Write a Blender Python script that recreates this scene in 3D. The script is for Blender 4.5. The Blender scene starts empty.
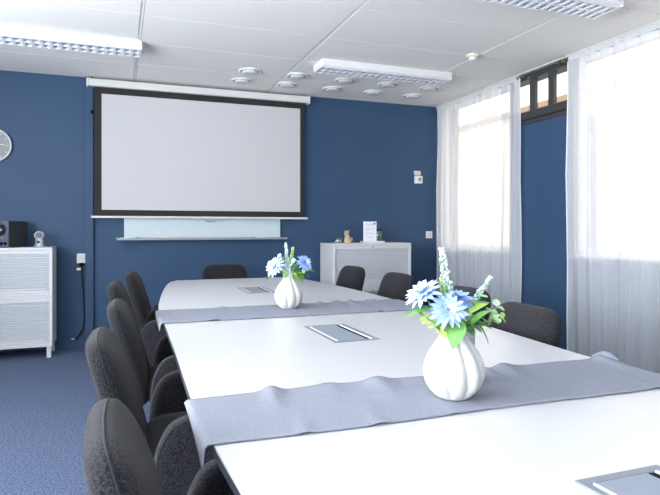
import bpy, bmesh, math, random
from mathutils import Vector, Matrix
PI = math.pi
random.seed(7)
scn = bpy.context.scene
C = scn.collection

# ------------------------------------------------------------------ materials
def mat(name, col, rough=0.6, metal=0.0, spec=0.5, noise=None, bump=None, sheen=0.0, sss=0.0, coat=0.0):
    m = bpy.data.materials.new(name); m.use_nodes = True
    nt = m.node_tree; b = nt.nodes['Principled BSDF']
    b.inputs['Base Color'].default_value = (*col, 1)
    b.inputs['Roughness'].default_value = rough
    b.inputs['Metallic'].default_value = metal
    b.inputs['Specular IOR Level'].default_value = spec
    if sheen:
        b.inputs['Sheen Weight'].default_value = sheen
        b.inputs['Sheen Roughness'].default_value = 0.5
    if coat: b.inputs['Coat Weight'].default_value = coat
    if sss:
        b.inputs['Subsurface Weight'].default_value = sss
        b.inputs['Subsurface Radius'].default_value = (0.01, 0.01, 0.01)
    tc = nt.nodes.new('ShaderNodeTexCoord')
    if noise:
        scale, c2, stretch = noise
        mp = nt.nodes.new('ShaderNodeMapping'); mp.inputs['Scale'].default_value = stretch
        nz = nt.nodes.new('ShaderNodeTexNoise'); nz.inputs['Scale'].default_value = scale
        nz.inputs['Detail'].default_value = 3
        rp = nt.nodes.new('ShaderNodeValToRGB')
        rp.color_ramp.elements[0].position = 0.32; rp.color_ramp.elements[1].position = 0.68
        rp.color_ramp.elements[0].color = (*col, 1); rp.color_ramp.elements[1].color = (*c2, 1)
        nt.links.new(tc.outputs['Object'], mp.inputs['Vector']); nt.links.new(mp.outputs['Vector'], nz.inputs['Vector'])
        nt.links.new(nz.outputs['Fac'], rp.inputs['Fac']); nt.links.new(rp.outputs['Color'], b.inputs['Base Color'])
    if bump:
        scale, strength = bump
        nz = nt.nodes.new('ShaderNodeTexNoise'); nz.inputs['Scale'].default_value = scale
        bp = nt.nodes.new('ShaderNodeBump'); bp.inputs['Strength'].default_value = strength
        bp.inputs['Distance'].default_value = 0.002
        nt.links.new(tc.outputs['Object'], nz.inputs['Vector']); nt.links.new(nz.outputs['Fac'], bp.inputs['Height'])
        nt.links.new(bp.outputs['Normal'], b.inputs['Normal'])
    return m
U = (1, 1, 1)
M = {}
M['wall'] = mat('blue_wall_paint', (0.031, 0.073, 0.145), 0.55, noise=(1.5, (0.034, 0.077, 0.151), U), spec=0.35)
M['trimblue'] = mat('blue_trim_paint', (0.032, 0.071, 0.140), 0.5, spec=0.35)
M['pale'] = mat('pale_wall_paint', (0.72, 0.73, 0.74), 0.8)
M['ceil'] = mat('ceiling_tile', (0.90, 0.87, 0.82), 0.9, noise=(90, (0.87, 0.84, 0.79), U))
M['tbar'] = mat('ceiling_grid', (0.86, 0.85, 0.83), 0.5)
M['carpet'] = mat('blue_carpet', (0.028, 0.045, 0.09), 0.95, noise=(110, (0.175, 0.22, 0.33), U), bump=(400, 0.6), spec=0.1)
M['white_lam'] = mat('white_laminate', (0.55, 0.55, 0.565), 0.32, spec=0.5)
M['edge'] = mat('dark_table_edge', (0.035, 0.04, 0.05), 0.4)
M['hatch'] = mat('grey_aluminium', (0.20, 0.22, 0.26), 0.55, metal=0.1)
M['lid'] = mat('grey_lid', (0.22, 0.25, 0.30), 0.6, metal=0.0)
M['black'] = mat('black_plastic', (0.008, 0.009, 0.011), 0.8, spec=0.1)
M['satin'] = mat('satin_black', (0.012, 0.013, 0.016), 0.35)
M['fab'] = mat('charcoal_wool', (0.003, 0.003, 0.005), 0.95, noise=(230, (0.038, 0.036, 0.041), U), bump=(500, 0.8), sheen=0.10, spec=0.15)
M['pipe'] = mat('charcoal_piping', (0.018, 0.018, 0.023), 0.95, sheen=0.10, spec=0.15)
M['steel'] = mat('brushed_steel', (0.45, 0.46, 0.48), 0.35, metal=0.9)
M['run'] = mat('grey_linen', (0.20, 0.215, 0.265), 0.95, noise=(150, (0.30, 0.315, 0.365), (1, 5, 5)), bump=(500, 0.5), spec=0.1)
M['ceramic'] = mat('white_ceramic', (0.60, 0.59, 0.56), 0.35, coat=0.2)
M['cab'] = mat('cabinet_white', (0.66, 0.665, 0.68), 0.45)
M['slat'] = mat('shutter_white', (0.58, 0.60, 0.635), 0.5)
M['cabshade'] = mat('cabinet_shade_grey', (0.30, 0.32, 0.32), 0.5)  # grey front: shade from table and chairs put into the colour
M['screen'] = mat('screen_white', (0.56, 0.55, 0.555), 0.85)
M['border'] = mat('screen_border', (0.020, 0.018, 0.016), 0.8)
M['case'] = mat('case_white', (0.68, 0.68, 0.65), 0.4)
M['glassboard'] = mat('glass_board', (0.56, 0.65, 0.67), 0.12)
M['plastic'] = mat('white_plastic', (0.78, 0.77, 0.74), 0.4)
M['cream'] = mat('cream_plastic', (0.72, 0.68, 0.58), 0.45)
M['frame'] = mat('dark_window_frame', (0.045, 0.045, 0.048), 0.45)
M['winwhite'] = mat('window_frame_white', (0.75, 0.75, 0.74), 0.5)
M['bronze'] = mat('antique_bronze', (0.20, 0.15, 0.08), 0.35, metal=0.8)
M['lum'] = mat('luminaire_white', (0.76, 0.76, 0.75), 0.4)
M['louver'] = mat('louver_white', (0.86, 0.88, 0.92), 0.3)
M['tube'] = mat('lamp_tube', (0.85, 0.86, 0.88), 0.3)
M['petal'] = mat('blue_petal', (0.27, 0.44, 0.84), 0.6, noise=(60, (0.52, 0.66, 0.93), U), sss=0.1)
M['petal2'] = mat('pale_petal', (0.38, 0.54, 0.88), 0.6, noise=(60, (0.54, 0.68, 0.93), U), sss=0.1)
M['fcentre'] = mat('flower_centre', (0.10, 0.20, 0.50), 0.7)
M['floret'] = mat('white_floret', (0.74, 0.77, 0.86), 0.7, noise=(90, (0.55, 0.66, 0.86), U))
M['green'] = mat('leaf_green', (0.055, 0.19, 0.03), 0.5, noise=(40, (0.16, 0.40, 0.08), U))
M['lime'] = mat('lime_green', (0.30, 0.55, 0.06), 0.5, noise=(40, (0.52, 0.72, 0.22), U))
M['sage'] = mat('sage_green', (0.22, 0.42, 0.20), 0.6, noise=(40, (0.45, 0.62, 0.40), U))
M['stem'] = mat('stem_green', (0.14, 0.28, 0.08), 0.6)
M['cup'] = mat('grey_textured_ceramic', (0.16, 0.18, 0.22), 0.4, noise=(260, (0.62, 0.64, 0.68), U))
M['clockface'] = mat('clock_face_grey', (0.27, 0.28, 0.30), 0.6, noise=(80, (0.31, 0.32, 0.34), U))
M['silver'] = mat('silver_plastic', (0.36, 0.37, 0.39), 0.3, metal=0.3)
M['spk'] = mat('speaker_grey', (0.11, 0.125, 0.17), 0.45)
M['paper'] = mat('white_paper', (0.85, 0.85, 0.90), 0.7)
M['print'] = mat('grey_print', (0.30, 0.31, 0.36), 0.7)
M['sand'] = mat('tan_ornament', (0.36, 0.22, 0.11), 0.7, noise=(70, (0.72, 0.60, 0.44), U))
M['dkgreen'] = mat('dark_leaf', (0.03, 0.12, 0.05), 0.5)
M['markgreen'] = mat('green_marker', (0.02, 0.45, 0.22), 0.4)
M['cloth'] = mat('wiping_cloth', (0.70, 0.68, 0.62), 0.9)
M['amber'] = mat('dark_bottle', (0.10, 0.10, 0.09), 0.15)
M['facade'] = mat('outside_facade', (0.84, 0.76, 0.64), 0.9)
M['roofout'] = mat('outside_roof', (0.30, 0.22, 0.16), 0.9)
M['outground'] = mat('outside_ground', (0.30, 0.31, 0.30), 0.9)

def glass_mat(name, col, mixf):
    m = bpy.data.materials.new(name); m.use_nodes = True; nt = m.node_tree
    out = nt.nodes['Material Output']; nt.nodes.remove(nt.nodes['Principled BSDF'])
    t = nt.nodes.new('ShaderNodeBsdfTransparent'); t.inputs['Color'].default_value = (*col, 1)
    g = nt.nodes.new('ShaderNodeBsdfGlossy'); g.inputs['Roughness'].default_value = 0.03
    mx = nt.nodes.new('ShaderNodeMixShader'); mx.inputs['Fac'].default_value = mixf
    nt.links.new(t.outputs[0], mx.inputs[1]); nt.links.new(g.outputs[0], mx.inputs[2]); nt.links.new(mx.outputs[0], out.inputs['Surface'])
    return m
M['glass'] = glass_mat('window_glass', (0.97, 0.98, 0.98), 0.06)
M['tumbler'] = glass_mat('clear_glass', (0.80, 0.86, 0.86), 0.25)

def curtain_mat():
    m = bpy.data.materials.new('sheer_white_voile'); m.use_nodes = True; nt = m.node_tree
    out = nt.nodes['Material Output']; nt.nodes.remove(nt.nodes['Principled BSDF'])
    d = nt.nodes.new('ShaderNodeBsdfDiffuse'); d.inputs['Color'].default_value = (0.93, 0.945, 0.985, 1)  # white cloth; bluish cast of the left daylight tinted into its colour
    tl = nt.nodes.new('ShaderNodeBsdfTranslucent'); tl.inputs['Color'].default_value = (0.88, 0.85, 0.80, 1)
    tr = nt.nodes.new('ShaderNodeBsdfTransparent')
    m1 = nt.nodes.new('ShaderNodeMixShader'); m1.inputs['Fac'].default_value = 0.42
    m2 = nt.nodes.new('ShaderNodeMixShader')
    tc = nt.nodes.new('ShaderNodeTexCoord'); nz = nt.nodes.new('ShaderNodeTexNoise'); nz.inputs['Scale'].default_value = 60
    mr = nt.nodes.new('ShaderNodeMapRange'); mr.inputs['To Min'].default_value = 0.26; mr.inputs['To Max'].default_value = 0.36
    nt.links.new(tc.outputs['Object'], nz.inputs['Vector']); nt.links.new(nz.outputs['Fac'], mr.inputs['Value'])
    nt.links.new(mr.outputs[0], m2.inputs['Fac'])
    nt.links.new(d.outputs[0], m1.inputs[1]); nt.links.new(tl.outputs[0], m1.inputs[2])
    nt.links.new(m1.outputs[0], m2.inputs[1]); nt.links.new(tr.outputs[0], m2.inputs[2]); nt.links.new(m2.outputs[0], out.inputs['Surface'])
    return m
M['voile'] = curtain_mat()
M['heading'] = mat('curtain_hem', (0.86, 0.87, 0.90), 0.9)

# ------------------------------------------------------------------ object helpers
def link(name, bm, m, parent=None, smooth=False, loc=None, bevel=0.0, seg=2, subsurf=0, solid=0.0):
    bmesh.ops.recalc_face_normals(bm, faces=bm.faces)
    me = bpy.data.meshes.new(name); bm.to_mesh(me); bm.free()
    if smooth:
        for p in me.polygons: p.use_smooth = True
    me.materials.append(M[m] if isinstance(m, str) else m)
    o = bpy.data.objects.new(name, me); C.objects.link(o)
    if parent: o.parent = parent
    if loc: o.location = loc
    if solid:
        md = o.modifiers.new('solid', 'SOLIDIFY'); md.thickness = solid; md.offset = 0
    if bevel:
        md = o.modifiers.new('bevel', 'BEVEL'); md.width = bevel; md.segments = seg; md.limit_method = 'ANGLE'
    if subsurf:
        md = o.modifiers.new('sub', 'SUBSURF'); md.levels = subsurf; md.render_levels = subsurf
    return o
def tag(o, label, cat, group=None, kind=None):
    o['label'] = label; o['category'] = cat
    if group: o['group'] = group
    if kind: o['kind'] = kind
    return o
def thing(name, label, cat, loc=(0, 0, 0), rz=0, group=None):
    o = bpy.data.objects.new(name, None); C.objects.link(o); o.empty_display_size = 0.05
    o.location = loc; o.rotation_euler = (0, 0, rz)
    return tag(o, label, cat, group)
def struct(name, bm, m, parent=None, **k):
    o = link(name, bm, m, parent, **k)
    if not parent: o['kind'] = 'structure'
    return o
def dup(root, loc, rz, label, group=None, scale=None):
    r = root.copy(); C.objects.link(r); r.location = loc; r.rotation_euler = (0, 0, rz); r['label'] = label
    if group: r['group'] = group
    if scale: r.scale = scale
    for ch in list(root.children):
        c = ch.copy(); C.objects.link(c); c.parent = r
        for g in ch.children:
            d = g.copy(); C.objects.link(d); d.parent = c
    return r
def box(bm, x0, x1, y0, y1, z0, z1):
    vs = [bm.verts.new((x, y, z)) for x in (x0, x1) for y in (y0, y1) for z in (z0, z1)]
    for f in ((0, 1, 3, 2), (4, 6, 7, 5), (0, 4, 5, 1), (2, 3, 7, 6), (0, 2, 6, 4), (1, 5, 7, 3)):
        bm.faces.new([vs[i] for i in f])
    return vs
def B(*a):
    bm = bmesh.new()
    if a and not isinstance(a[0], (tuple, list)): a = (a,)
    for q in a: box(bm, *q)
    return bm
def loft(bm, rings, close=True, cap=True):
    """rings: list of lists of points"""
    R = [[bm.verts.new(p) for p in r] for r in rings]
    n = len(R[0])
    for a, b in zip(R[:-1], R[1:]):
        for i in range(n if close else n - 1):
            j = (i + 1) % n
            bm.faces.new((a[i], a[j], b[j], b[i]))
    if cap and close:
        bm.faces.new(R[0][::-1]); bm.faces.new(R[-1])
    return R
def frame_of(t):
    t = t.normalized(); a = Vector((0, 0, 1)) if abs(t.z) < 0.9 else Vector((1, 0, 0))
    u = t.cross(a).normalized(); return u, t.cross(u).normalized()
def tube(bm, pts, r, n=8, close=False):
    pts = [Vector(p) for p in pts]; rr = r if isinstance(r, (list, tuple)) else [r] * len(pts)
    rings = []
    u0 = None
    for i, p in enumerate(pts):
        if close: t = pts[(i + 1) % len(pts)] - pts[i - 1]
        else: t = pts[min(i + 1, len(pts) - 1)] - pts[max(i - 1, 0)]
        t.normalize()
        if u0 is None: u, v = frame_of(t)
        else:
            u = (u0 - t * u0.dot(t)).normalized(); v = t.cross(u)
        u0 = u
        rings.append([p + rr[i] * (math.cos(2 * PI * k / n) * u + math.sin(2 * PI * k / n) * v) for k in range(n)])
    if close: rings.append(rings[0])
    loft(bm, rings, True, not close)
def lathe(bm, prof, n=24, c=(0, 0, 0), f=None):
    rings = []; hollow = min(prof[0][0], prof[-1][0]) > .075
    if hollow: prof = list(prof) + [prof[0]]
    for (r, z) in prof:
        rings.append([Vector((c[0] + r * (f(a, z) if f else 1) * math.cos(a), c[1] + r * (f(a, z) if f else 1) * math.sin(a), c[2] + z))
                      for a in [2 * PI * k / n for k in range(n)]])
    loft(bm, rings, True, not hollow)
def xform(bm, mtx):
    bmesh.ops.transform(bm, matrix=mtx, verts=bm.verts)
def catmull(P, n=6, closed=False):
    out = []; N = len(P); P = [Vector(p) for p in P]
    for i in range(N if closed else N - 1):
        p0 = P[(i - 1) % N] if closed else P[max(i - 1, 0)]; p1 = P[i]; p2 = P[(i + 1) % N]
        p3 = P[(i + 2) % N] if closed else P[min(i + 2, N - 1)]
        for k in range(n):
            t = k / n
            out.append(0.5 * ((2 * p1) + (p2 - p0) * t + (2 * p0 - 5 * p1 + 4 * p2 - p3) * t * t + (3 * p1 - p0 - 3 * p2 + p3) * t ** 3))
    if not closed: out.append(P[-1])
    return out

# ------------------------------------------------------------------ room shell
XL, XR, YB, YF, ZC = -2.3, 3.63, 6.0, -2.3, 2.6
struct('floor', B(XL - .2, XR + .25, YF - .2, YB + .2, -0.1, 0), 'carpet')
# ceiling: tiles on a grid (pattern stays in the one mesh)
bm = bmesh.new(); box(bm, XL - .2, XR + .25, YF - .2, YB + .2, ZC + .012, ZC + .08)
lx = [0.161 + 1.34 * k for k in range(-3, 4)]; ly = [5.36 - 0.62 * k for k in range(-2, 14)]
for a, b in zip(lx[:-1], lx[1:]):
    for d, c in zip(ly[:-1], ly[1:]):
        x0, x1, y0, y1 = max(a + .013, XL), min(b - .013, XR), max(c + .0035, YF), min(d - .0035, YB)
        if x1 > x0 and y1 > y0: box(bm, x0, x1, y0, y1, ZC, ZC + .011)
struct('ceiling', bm, 'ceil')
bm = bmesh.new()
for a in lx:
    if XL < a < XR: box(bm, a - .0075, a + .0075, YF, YB, ZC + .002, ZC + .0119)
struct('trim_1', bm, 'tbar')
struct('wall_back', B(XL - .2, XR + .25, YB, YB + .2, 0, ZC), 'wall')
struct('baseboard_back', B(XL, XR - .005, YB - .015, YB, 0, .07), 'trimblue', bevel=.004)
struct('wall_front', B(XL - .2, XR + .25, YF - .2, YF, 0, ZC), 'pale')
# left wall with wide windows (behind and beside the camera)
LW = [(-1.95, -0.55), (-0.35, 1.05), (1.25, 2.65), (2.85, 4.0)]
bm = bmesh.new(); box(bm, XL - .2, XL, YF, YB, 0, .85); box(bm, XL - .2, XL, YF, YB, 2.35, ZC)
ys = [YF] + [v for w in LW for v in w] + [YB]
for a, b in zip(ys[::2], ys[1::2]): box(bm, XL - .2, XL, a, b, .85, 2.35)
struct('wall_left', bm, 'pale')
def window(n, y0, y1, z0, z1, x0, x1, m, split=1, fw=.05):
    bm = bmesh.new()
    box(bm, x0, x1, y0, y0 + fw, z0, z1); box(bm, x0, x1, y1 - fw, y1, z0, z1)
    box(bm, x0, x1, y0 + fw, y1 - fw, z0, z0 + fw); box(bm, x0, x1, y0 + fw, y1 - fw, z1 - fw, z1)
    for k in range(1, split):
        c = y0 + (y1 - y0) * k / split
        box(bm, x0, x1, c - fw / 2, c + fw / 2, z0 + fw, z1 - fw)
    w = struct('window_%d' % n, bm, m, bevel=.004)
    xm = (x0 + x1) / 2
    for k in range(split):
        a = y0 + (y1 - y0) * k / split; b = y0 + (y1 - y0) * (k + 1) / split
        e0 = fw if k == 0 else fw / 2; e1 = fw if k == split - 1 else fw / 2
        link('glass_pane', B(xm - .003, xm + .003, a + e0, b - e1, z0 + fw, z1 - fw), 'glass', w)
    return w
wn = 1
for a, b in LW:
    window(wn, a, b, .85, 2.35, XL - .14, XL - .08, 'winwhite', 1); wn += 1
# right (window) wall: solid parts
W1 = (4.68, 5.93); W2 = (1.75, 3.81)
XO = XR + .22
bm = bmesh.new()
box(bm, XR, XO, YF, YB, 0, .93); box(bm, XR, XO, YF, YB, 2.575, ZC)
box(bm, XR, XO, YF, W2[0], .93, 2.575); box(bm, XR, XO, W1[1], YB, .93, 2.575)
box(bm, XR, XO, W2[1], W1[0], .93, 2.125)
struct('wall_right', bm, 'wall')
struct('baseboard_right', B(XR - .015, XR, YF, YB - .016, 0, .07), 'trimblue', bevel=.004)
# dark head frame with narrow clerestory lights between the two windows
z0, z1 = 2.145, 2.53
bm = bmesh.new(); box(bm, XR - .012, XR + .05, W2[1] + .001, W1[0] - .001, 2.165, 2.245)
box(bm, XR - .005, XR + .05, W2[1] + .001, W1[0] - .001, 2.126, 2.165)
box(bm, XR - .004, XR + .05, W2[1] + .001, W1[0] - .001, 2.545, 2.598)
for a, b in ((3.811, 3.905), (4.078, 4.152), (4.324, 4.398), (4.570, 4.679)): box(bm, XR - .002, XR + .035, a, b, 2.245, 2.545)
w = struct('window_%d' % wn, bm, 'frame', bevel=.003); wn += 1
for a, b in ((3.905, 4.078), (4.152, 4.324), (4.398, 4.570)):
    link('glass_pane', B(XR + .015, XR + .021, a, b, 2.245, 2.545), 'glass', w)
link('frame_seal', B(XR - .0135, XR - .0125, W2[1] + .01, W1[0] - .01, 2.166, 2.172), 'black', w)
window(wn, W1[0], W1[1], .93, 2.575, XR + .02, XR + .07, 'winwhite', 1, .04); wn += 1
window(wn, W2[0], W2[1], .93, 2.575, XR + .02, XR + .07, 'winwhite', 2, .04); wn += 1
struct('trim_2', B((XR - .03, XR - .0005, W1[0] - .02, W1[1] + .02, .905, .929)), 'winwhite', bevel=.004)
struct('trim_3', B((XR - .03, XR - .0005, W2[0] - .02, W2[1] + .02, .905, .929)), 'winwhite', bevel=.004)
# painted cable duct running up the back wall beside the projection screen
struct('trim_4', B(-.285, -.212, YB - .045, YB - .0005, 0.075, ZC - .001), 'trimblue', bevel=.004)
# world outside
struct('outside_ground', B(XR + .3, 45, -30, 70, -.6, -.5), 'outground')

# ------------------------------------------------------------------ outside: building seen through the small upper panes
t = thing('building', 'pale building outside, seen through the narrow upper panes between the curtains', 'building', (15, 0, -.5))
link('wall', B(0, 5, -10, 60, 0, 6.2), 'facade', t)
link('roof', B(-.2, 5.3, -10.3, 60.3, 6.2, 6.4), 'roofout', t)

# ------------------------------------------------------------------ curtains
def curtain(name, y0, y1, label, seed, amp=.022):
    rnd = random.Random(seed); x = 3.566
    n = int((y1 - y0) / .009); ph = 0; fold = []
    y = 0; prof = []
    a = amp; wl = .11; p = 0
    for i in range(n + 1):
        prof.append(a * math.sin(p) + .35 * a * math.sin(2.3 * p + 1))
        p += 2 * PI * (y1 - y0) / n / wl
        if p % (2 * PI) < .5: wl = rnd.uniform(.08, .19); 
        a += (rnd.uniform(.5, 1.5) * amp - a) * .06
    # fold shape sharpened with height: tighter near the heading, looser below
    bm = bmesh.new(); zs = [2.545, 2.50, 2.3, 2.0, 1.6, 1.2, .8, .4, .12, .03]
    rows = []
    for z in zs:
        k = min(1, .55 + (2.56 - z) * .5)
        drift = .01 * (2.5 - z)
        rows.append([bm.verts.new((x + k * prof[i] + .006 * math.sin(i * .13 + z * 2), y0 + (y1 - y0) * i / n + (.018 * math.sin(z * 1.7 + i * .05) if 4 < i < n - 4 else .006 * math.sin(z * 5)), z)) for i in range(n + 1)])
    for r, q in zip(rows[:-1], rows[1:]):
        for i in range(n): bm.faces.new((r[i], r[i + 1], q[i + 1], q[i]))
    o = link(name, bm, 'voile', smooth=True); tag(o, label, 'curtain', 'sheer curtains at the windows')
    bm = bmesh.new(); rows = []
    for z, k in ((2.588, .6), (2.575, 1), (2.56, .7), (2.545, 1.1)):
        rows.append([bm.verts.new((x + .012 * k * math.sin(i * 1.9), y0 + (y1 - y0) * i / (2 * n), z)) for i in range(2 * n + 1)])
    for r, q in zip(rows[:-1], rows[1:]):
        for i in range(2 * n): bm.faces.new((r[i], r[i + 1], q[i + 1], q[i]))
    link('heading', bm, 'voile', o, smooth=True)
    # side hems: doubled fabric
    for yy_, i in ((y0, 0), (y1, n)):
        bm = bmesh.new(); r2 = []
        for z in zs:
            k = min(1, .55 + (2.56 - z) * .5)
            xx = x + k * prof[i] + .006 * math.sin(i * .13 + z * 2); yv = yy_ + .006 * math.sin(z * 5)
            r2.append((xx, yv, z))
        tube(bm, r2, .004, 6); link('side_hem', bm, 'heading', o, smooth=True)
    return o
curtain('curtain', 4.455, 5.955, 'sheer white curtain hanging in the far corner by the light switch', 3)
curtain('curtain', 1.55, 3.835, 'wide sheer white curtain at the nearer window, reaching the right picture edge', 11)
t = thing('curtain_track', 'white curtain track with bronze brackets along the ceiling above the windows', 'curtain track', (0, 0, 0))
link('rail', B(3.553, 3.579, 1.5, 5.985, 2.589, 2.5995), 'case', t, bevel=.003)
for yb in (4.43, 3.90):
    bm = bmesh.new(); tube(bm, [(3.566, yb + .03, 2.588), (3.566, yb + .03, 2.57), (3.566, yb - .01, 2.56), (XR - .04, yb - .02, 2.565), (XR - .003, yb - .02, 2.57)], .006, 8)
    lathe(bm, [(.001, -.016), (.012, -.010), (.016, 0), (.012, .010), (.001, .016)], 12, (3.566, yb + .055, 2.568))
    box(bm, XR - .007, XR - .001, yb - .04, yb, 2.545, 2.589)
    link('bracket', bm, 'bronze', t, smooth=True)

# ------------------------------------------------------------------ conference table
ZT = .73
Lp = [(-.40, .26), (0, .225), (.5, .198), (.87, .178), (1.1, .168), (1.4, .165), (2.0, .180), (2.5, .190), (2.85, .190), (3.15, .203), (3.42, .228), (3.75, .262), (4.1, .305), (4.35, .340), (4.58, .385), (4.70, .444)]
Rp = [(-.40, 1.28), (0, 1.32), (.5, 1.36), (.9, 1.385), (1.2, 1.40), (1.5, 1.410), (2.08, 1.459), (2.5, 1.483), (2.85, 1.498), (3.2, 1.503), (3.6, 1.500), (3.9, 1.485), (4.2, 1.455), (4.5, 1.43), (4.70, 1.40)]
def lerp(P, y):
    if y <= P[0][0]: return P[0][1]
    for (a, u), (b, v) in zip(P[:-1], P[1:]):
        if y <= b: return u + (v - u) * (y - a) / (b - a)
    return P[-1][1]
table = thing('conference_table', 'long white boat-shaped conference table with dark edges across the room', 'table', (0, 0, 0))
for (a, b) in ((-.40, 1.2485), (1.2515, 2.8485), (2.8515, 4.70)):
    n = 16
    ysx = [a + (b - a) * i / n for i in range(n + 1)]
    for (z0_, z1_, m, nm, inset) in ((ZT - .004, ZT, 'white_lam', 'tabletop', 0.001), (ZT - .021, ZT - .0042, 'edge', 'edge_band', 0)):
        bm = bmesh.new()
        ring = [(lerp(Lp, y) + inset, y) for y in ysx] + [(lerp(Rp, y) - inset, y) for y in ysx[::-1]]
        loft(bm, [[Vector((x, y, z0_)) for x, y in ring], [Vector((x, y, z1_)) for x, y in ring]])
        link(nm, bm, m, table)
for y in (-.1, 1.25, 2.85, 4.3):
    xa, xb = lerp(Lp, y) + .28, lerp(Rp, y) - .28
    for x in (xa, xb):
        bm = bmesh.new(); lathe(bm, [(.03, .02), (.03, ZT - .032)], 16, (x, y, 0)); lathe(bm, [(.032, .0), (.032, .02)], 16, (x, y, 0))
        link('leg', bm, 'steel', table, smooth=False)
    link('crossbeam', B(xa + .031, xb - .031, y - .02, y + .02, ZT - .07, ZT - .03), 'steel', table)
for cx_, cy_ in ((.775, .545), (.815, 2.09), (.868, 3.76)):
    w, h = .089, .18
    f = link('cable_hatch', B((cx_ - w, cx_ - w + .014, cy_ - h, cy_ + h, ZT, ZT + .003), (cx_ + w - .022, cx_ + w, cy_ - h, cy_ + h, ZT, ZT + .003),
                            (cx_ - w + .014, cx_ + w - .022, cy_ - h, cy_ - h + .018, ZT, ZT + .003), (cx_ - w + .014, cx_ + w - .022, cy_ + h - .018, cy_ + h, ZT, ZT + .003)), 'hatch', table, bevel=.001)
    link('lid', B(cx_ - w + .0235, cx_ + w - .046, cy_ - h + .020, cy_ + h - .020, ZT + .0003, ZT + .0030), 'lid', f)
    link('cable_slot', B(cx_ + w - .0455, cx_ + w - .0265, cy_ - h + .019, cy_ + h - .019, ZT + .0002, ZT + .0008), 'black', f)
    link('brush_strip', B(cx_ + w - .0262, cx_ + w - .0225, cy_ - h + .019, cy_ + h - .019, ZT + .0002, ZT + .0042), 'plastic', f)
    link('trim_strip', B(cx_ - w + .0195, cx_ - w + .0225, cy_ - h + .019, cy_ + h - .019, ZT + .0002, ZT + .0034), 'plastic', f)

# ------------------------------------------------------------------ table runners
def runner(ya, yb, seed, dropL, dropR, label):
    """ya(x), yb(x) near/far edges; dropL(v), dropR(v) hang lengths (v=0 near)"""
    rnd = random.Random(seed)
    bm = bmesh.new(); NX, NV = 150, 22; rows = []
    bumps = [(rnd.uniform(.3, 1.45), rnd.uniform(.012, .035), rnd.uniform(.004, .013), 1) for _ in range(8)] + \
            [(rnd.uniform(.3, 1.45), rnd.uniform(.010, .018), rnd.uniform(.002, .005), 0) for _ in range(8)]
    for j in range(NV + 1):
        v = j / NV; row = []
        y_mid = ya + (yb - ya) * v
        xl, xr = lerp(Lp, y_mid) - .005, lerp(Rp, y_mid) + .005
        dl, dr = dropL(v), dropR(v)
        tot = dl + (xr - xl) + dr
        for i in range(NX + 1):
            s = -dl + tot * i / NX
            h = 0
            for (bx, bw, bh, side) in bumps:
                e = v ** 3 if side else (1 - v) ** 4
                h += bh * e * math.exp(-((xl + s - bx - .05 * (v - .5)) / bw) ** 2)
            h += .0005 * (1 + math.sin(s * 40 + v * 5) * math.sin(v * 9 + s * 7))
            yy_ = y_mid + .004 * math.sin(s * 9 + seed) * (2 * v - 1)
            if s < 0:
                k = min(-s, .012) / .012
                x = xl - .004 - .008 * k - .12 * max(0, -s - .012) * (1 - v); z = ZT + .003 + h * (1 - k) - max(0, -s - .006)
                yy_ -= .10 * -s
            elif s > xr - xl:
                q = s - (xr - xl); k = min(q, .012) / .012
                x = xr + .004 + .008 * k; z = ZT + .003 + h * (1 - k) - max(0, q - .006)
            else: x = xl + s; z = ZT + .003 + h
            row.append(bm.verts.new((x, yy_, z)))
        rows.append(row)
    for r, q in zip(rows[:-1], rows[1:]):
        for i in range(NX): bm.faces.new((r[i], r[i + 1], q[i + 1], q[i]))
    o = link('table_runner', bm, 'run', smooth=True, solid=.0022)
    return tag(o, label, 'table runner', 'table runners')
runner(1.075, 1.385, 5, lambda v: .012 + .036 * (1 - v) ** 1.5, lambda v: .10, 'grey linen table runner under the nearer vase')
runner(2.545, 2.955, 9, lambda v: .010 + .028 * (1 - v) ** .8, lambda v: .08, 'grey linen table runner under the farther vase')
# upturned fringe corner of the near runner at the right table edge
bm = bmesh.new(); pts = []
for i in range(7):
    u = i / 6
    pts.append([bm.verts.new((1.395 + .012 * k, 1.405 - .075 * u - .004 * k, ZT + .006 + .020 * math.sin(PI * min(1, .35 + u * .65)) * (k / 3) + .001)) for k in range(4)])
for r, q in zip(pts[:-1], pts[1:]):
    for i in range(3): bm.faces.new((r[i], r[i + 1], q[i + 1], q[i]))
nr = [o for o in C.objects if o.name == 'table_runner'][0]
link('turned_corner', bm, 'run', nr, smooth=True, solid=.002)

# ------------------------------------------------------------------ chairs
def superell(a, b, n, N, tp=0.0, b2=None):
    out = []
    for k in range(N):
        t = 2 * PI * k / N; c, s = math.cos(t), math.sin(t)
        x = a * math.copysign(abs(c) ** (2 / n), c); y = (b if s > 0 or b2 is None else b2) * math.copysign(abs(s) ** (2 / n), s)
        out.append((x * (1 - tp * y / b), y))
    return out
def pad(outline, T, f, edge=.03, belly=.006, N=None):
    """cushion: outline in (u,v); thickness T along w; f(u,v,w)->Vector"""
    bm = bmesh.new(); h = T / 2
    cu = sum(p[0] for p in outline) / len(outline); cv = sum(p[1] for p in outline) / len(outline)
    R = min(math.hypot(p[0] - cu, p[1] - cv) for p in outline)
    rings = []
    spec = []
    for s in (.05, .3, .6, .82): spec.append((s, None, h + belly * (1 - s * s)))
    for a in range(0, 91, 15): spec.append((None, a, None))
    front = []
    for s, a, w in spec:
        if s is not None: front.append((s * (1 - edge / R), w))
        else:
            r = math.radians(a); front.append((1 - edge / R + edge / R * math.sin(r), (h - edge * .75) + edge * .75 * math.cos(r)))
    prof = front + [(s, -w) for s, w in front[::-1]]
    for s, w in prof:
        rings.append([f(cu + (p[0] - cu) * s, cv + (p[1] - cv) * s, w) for p in outline])
    loft(bm, rings)
    return bm
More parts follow.
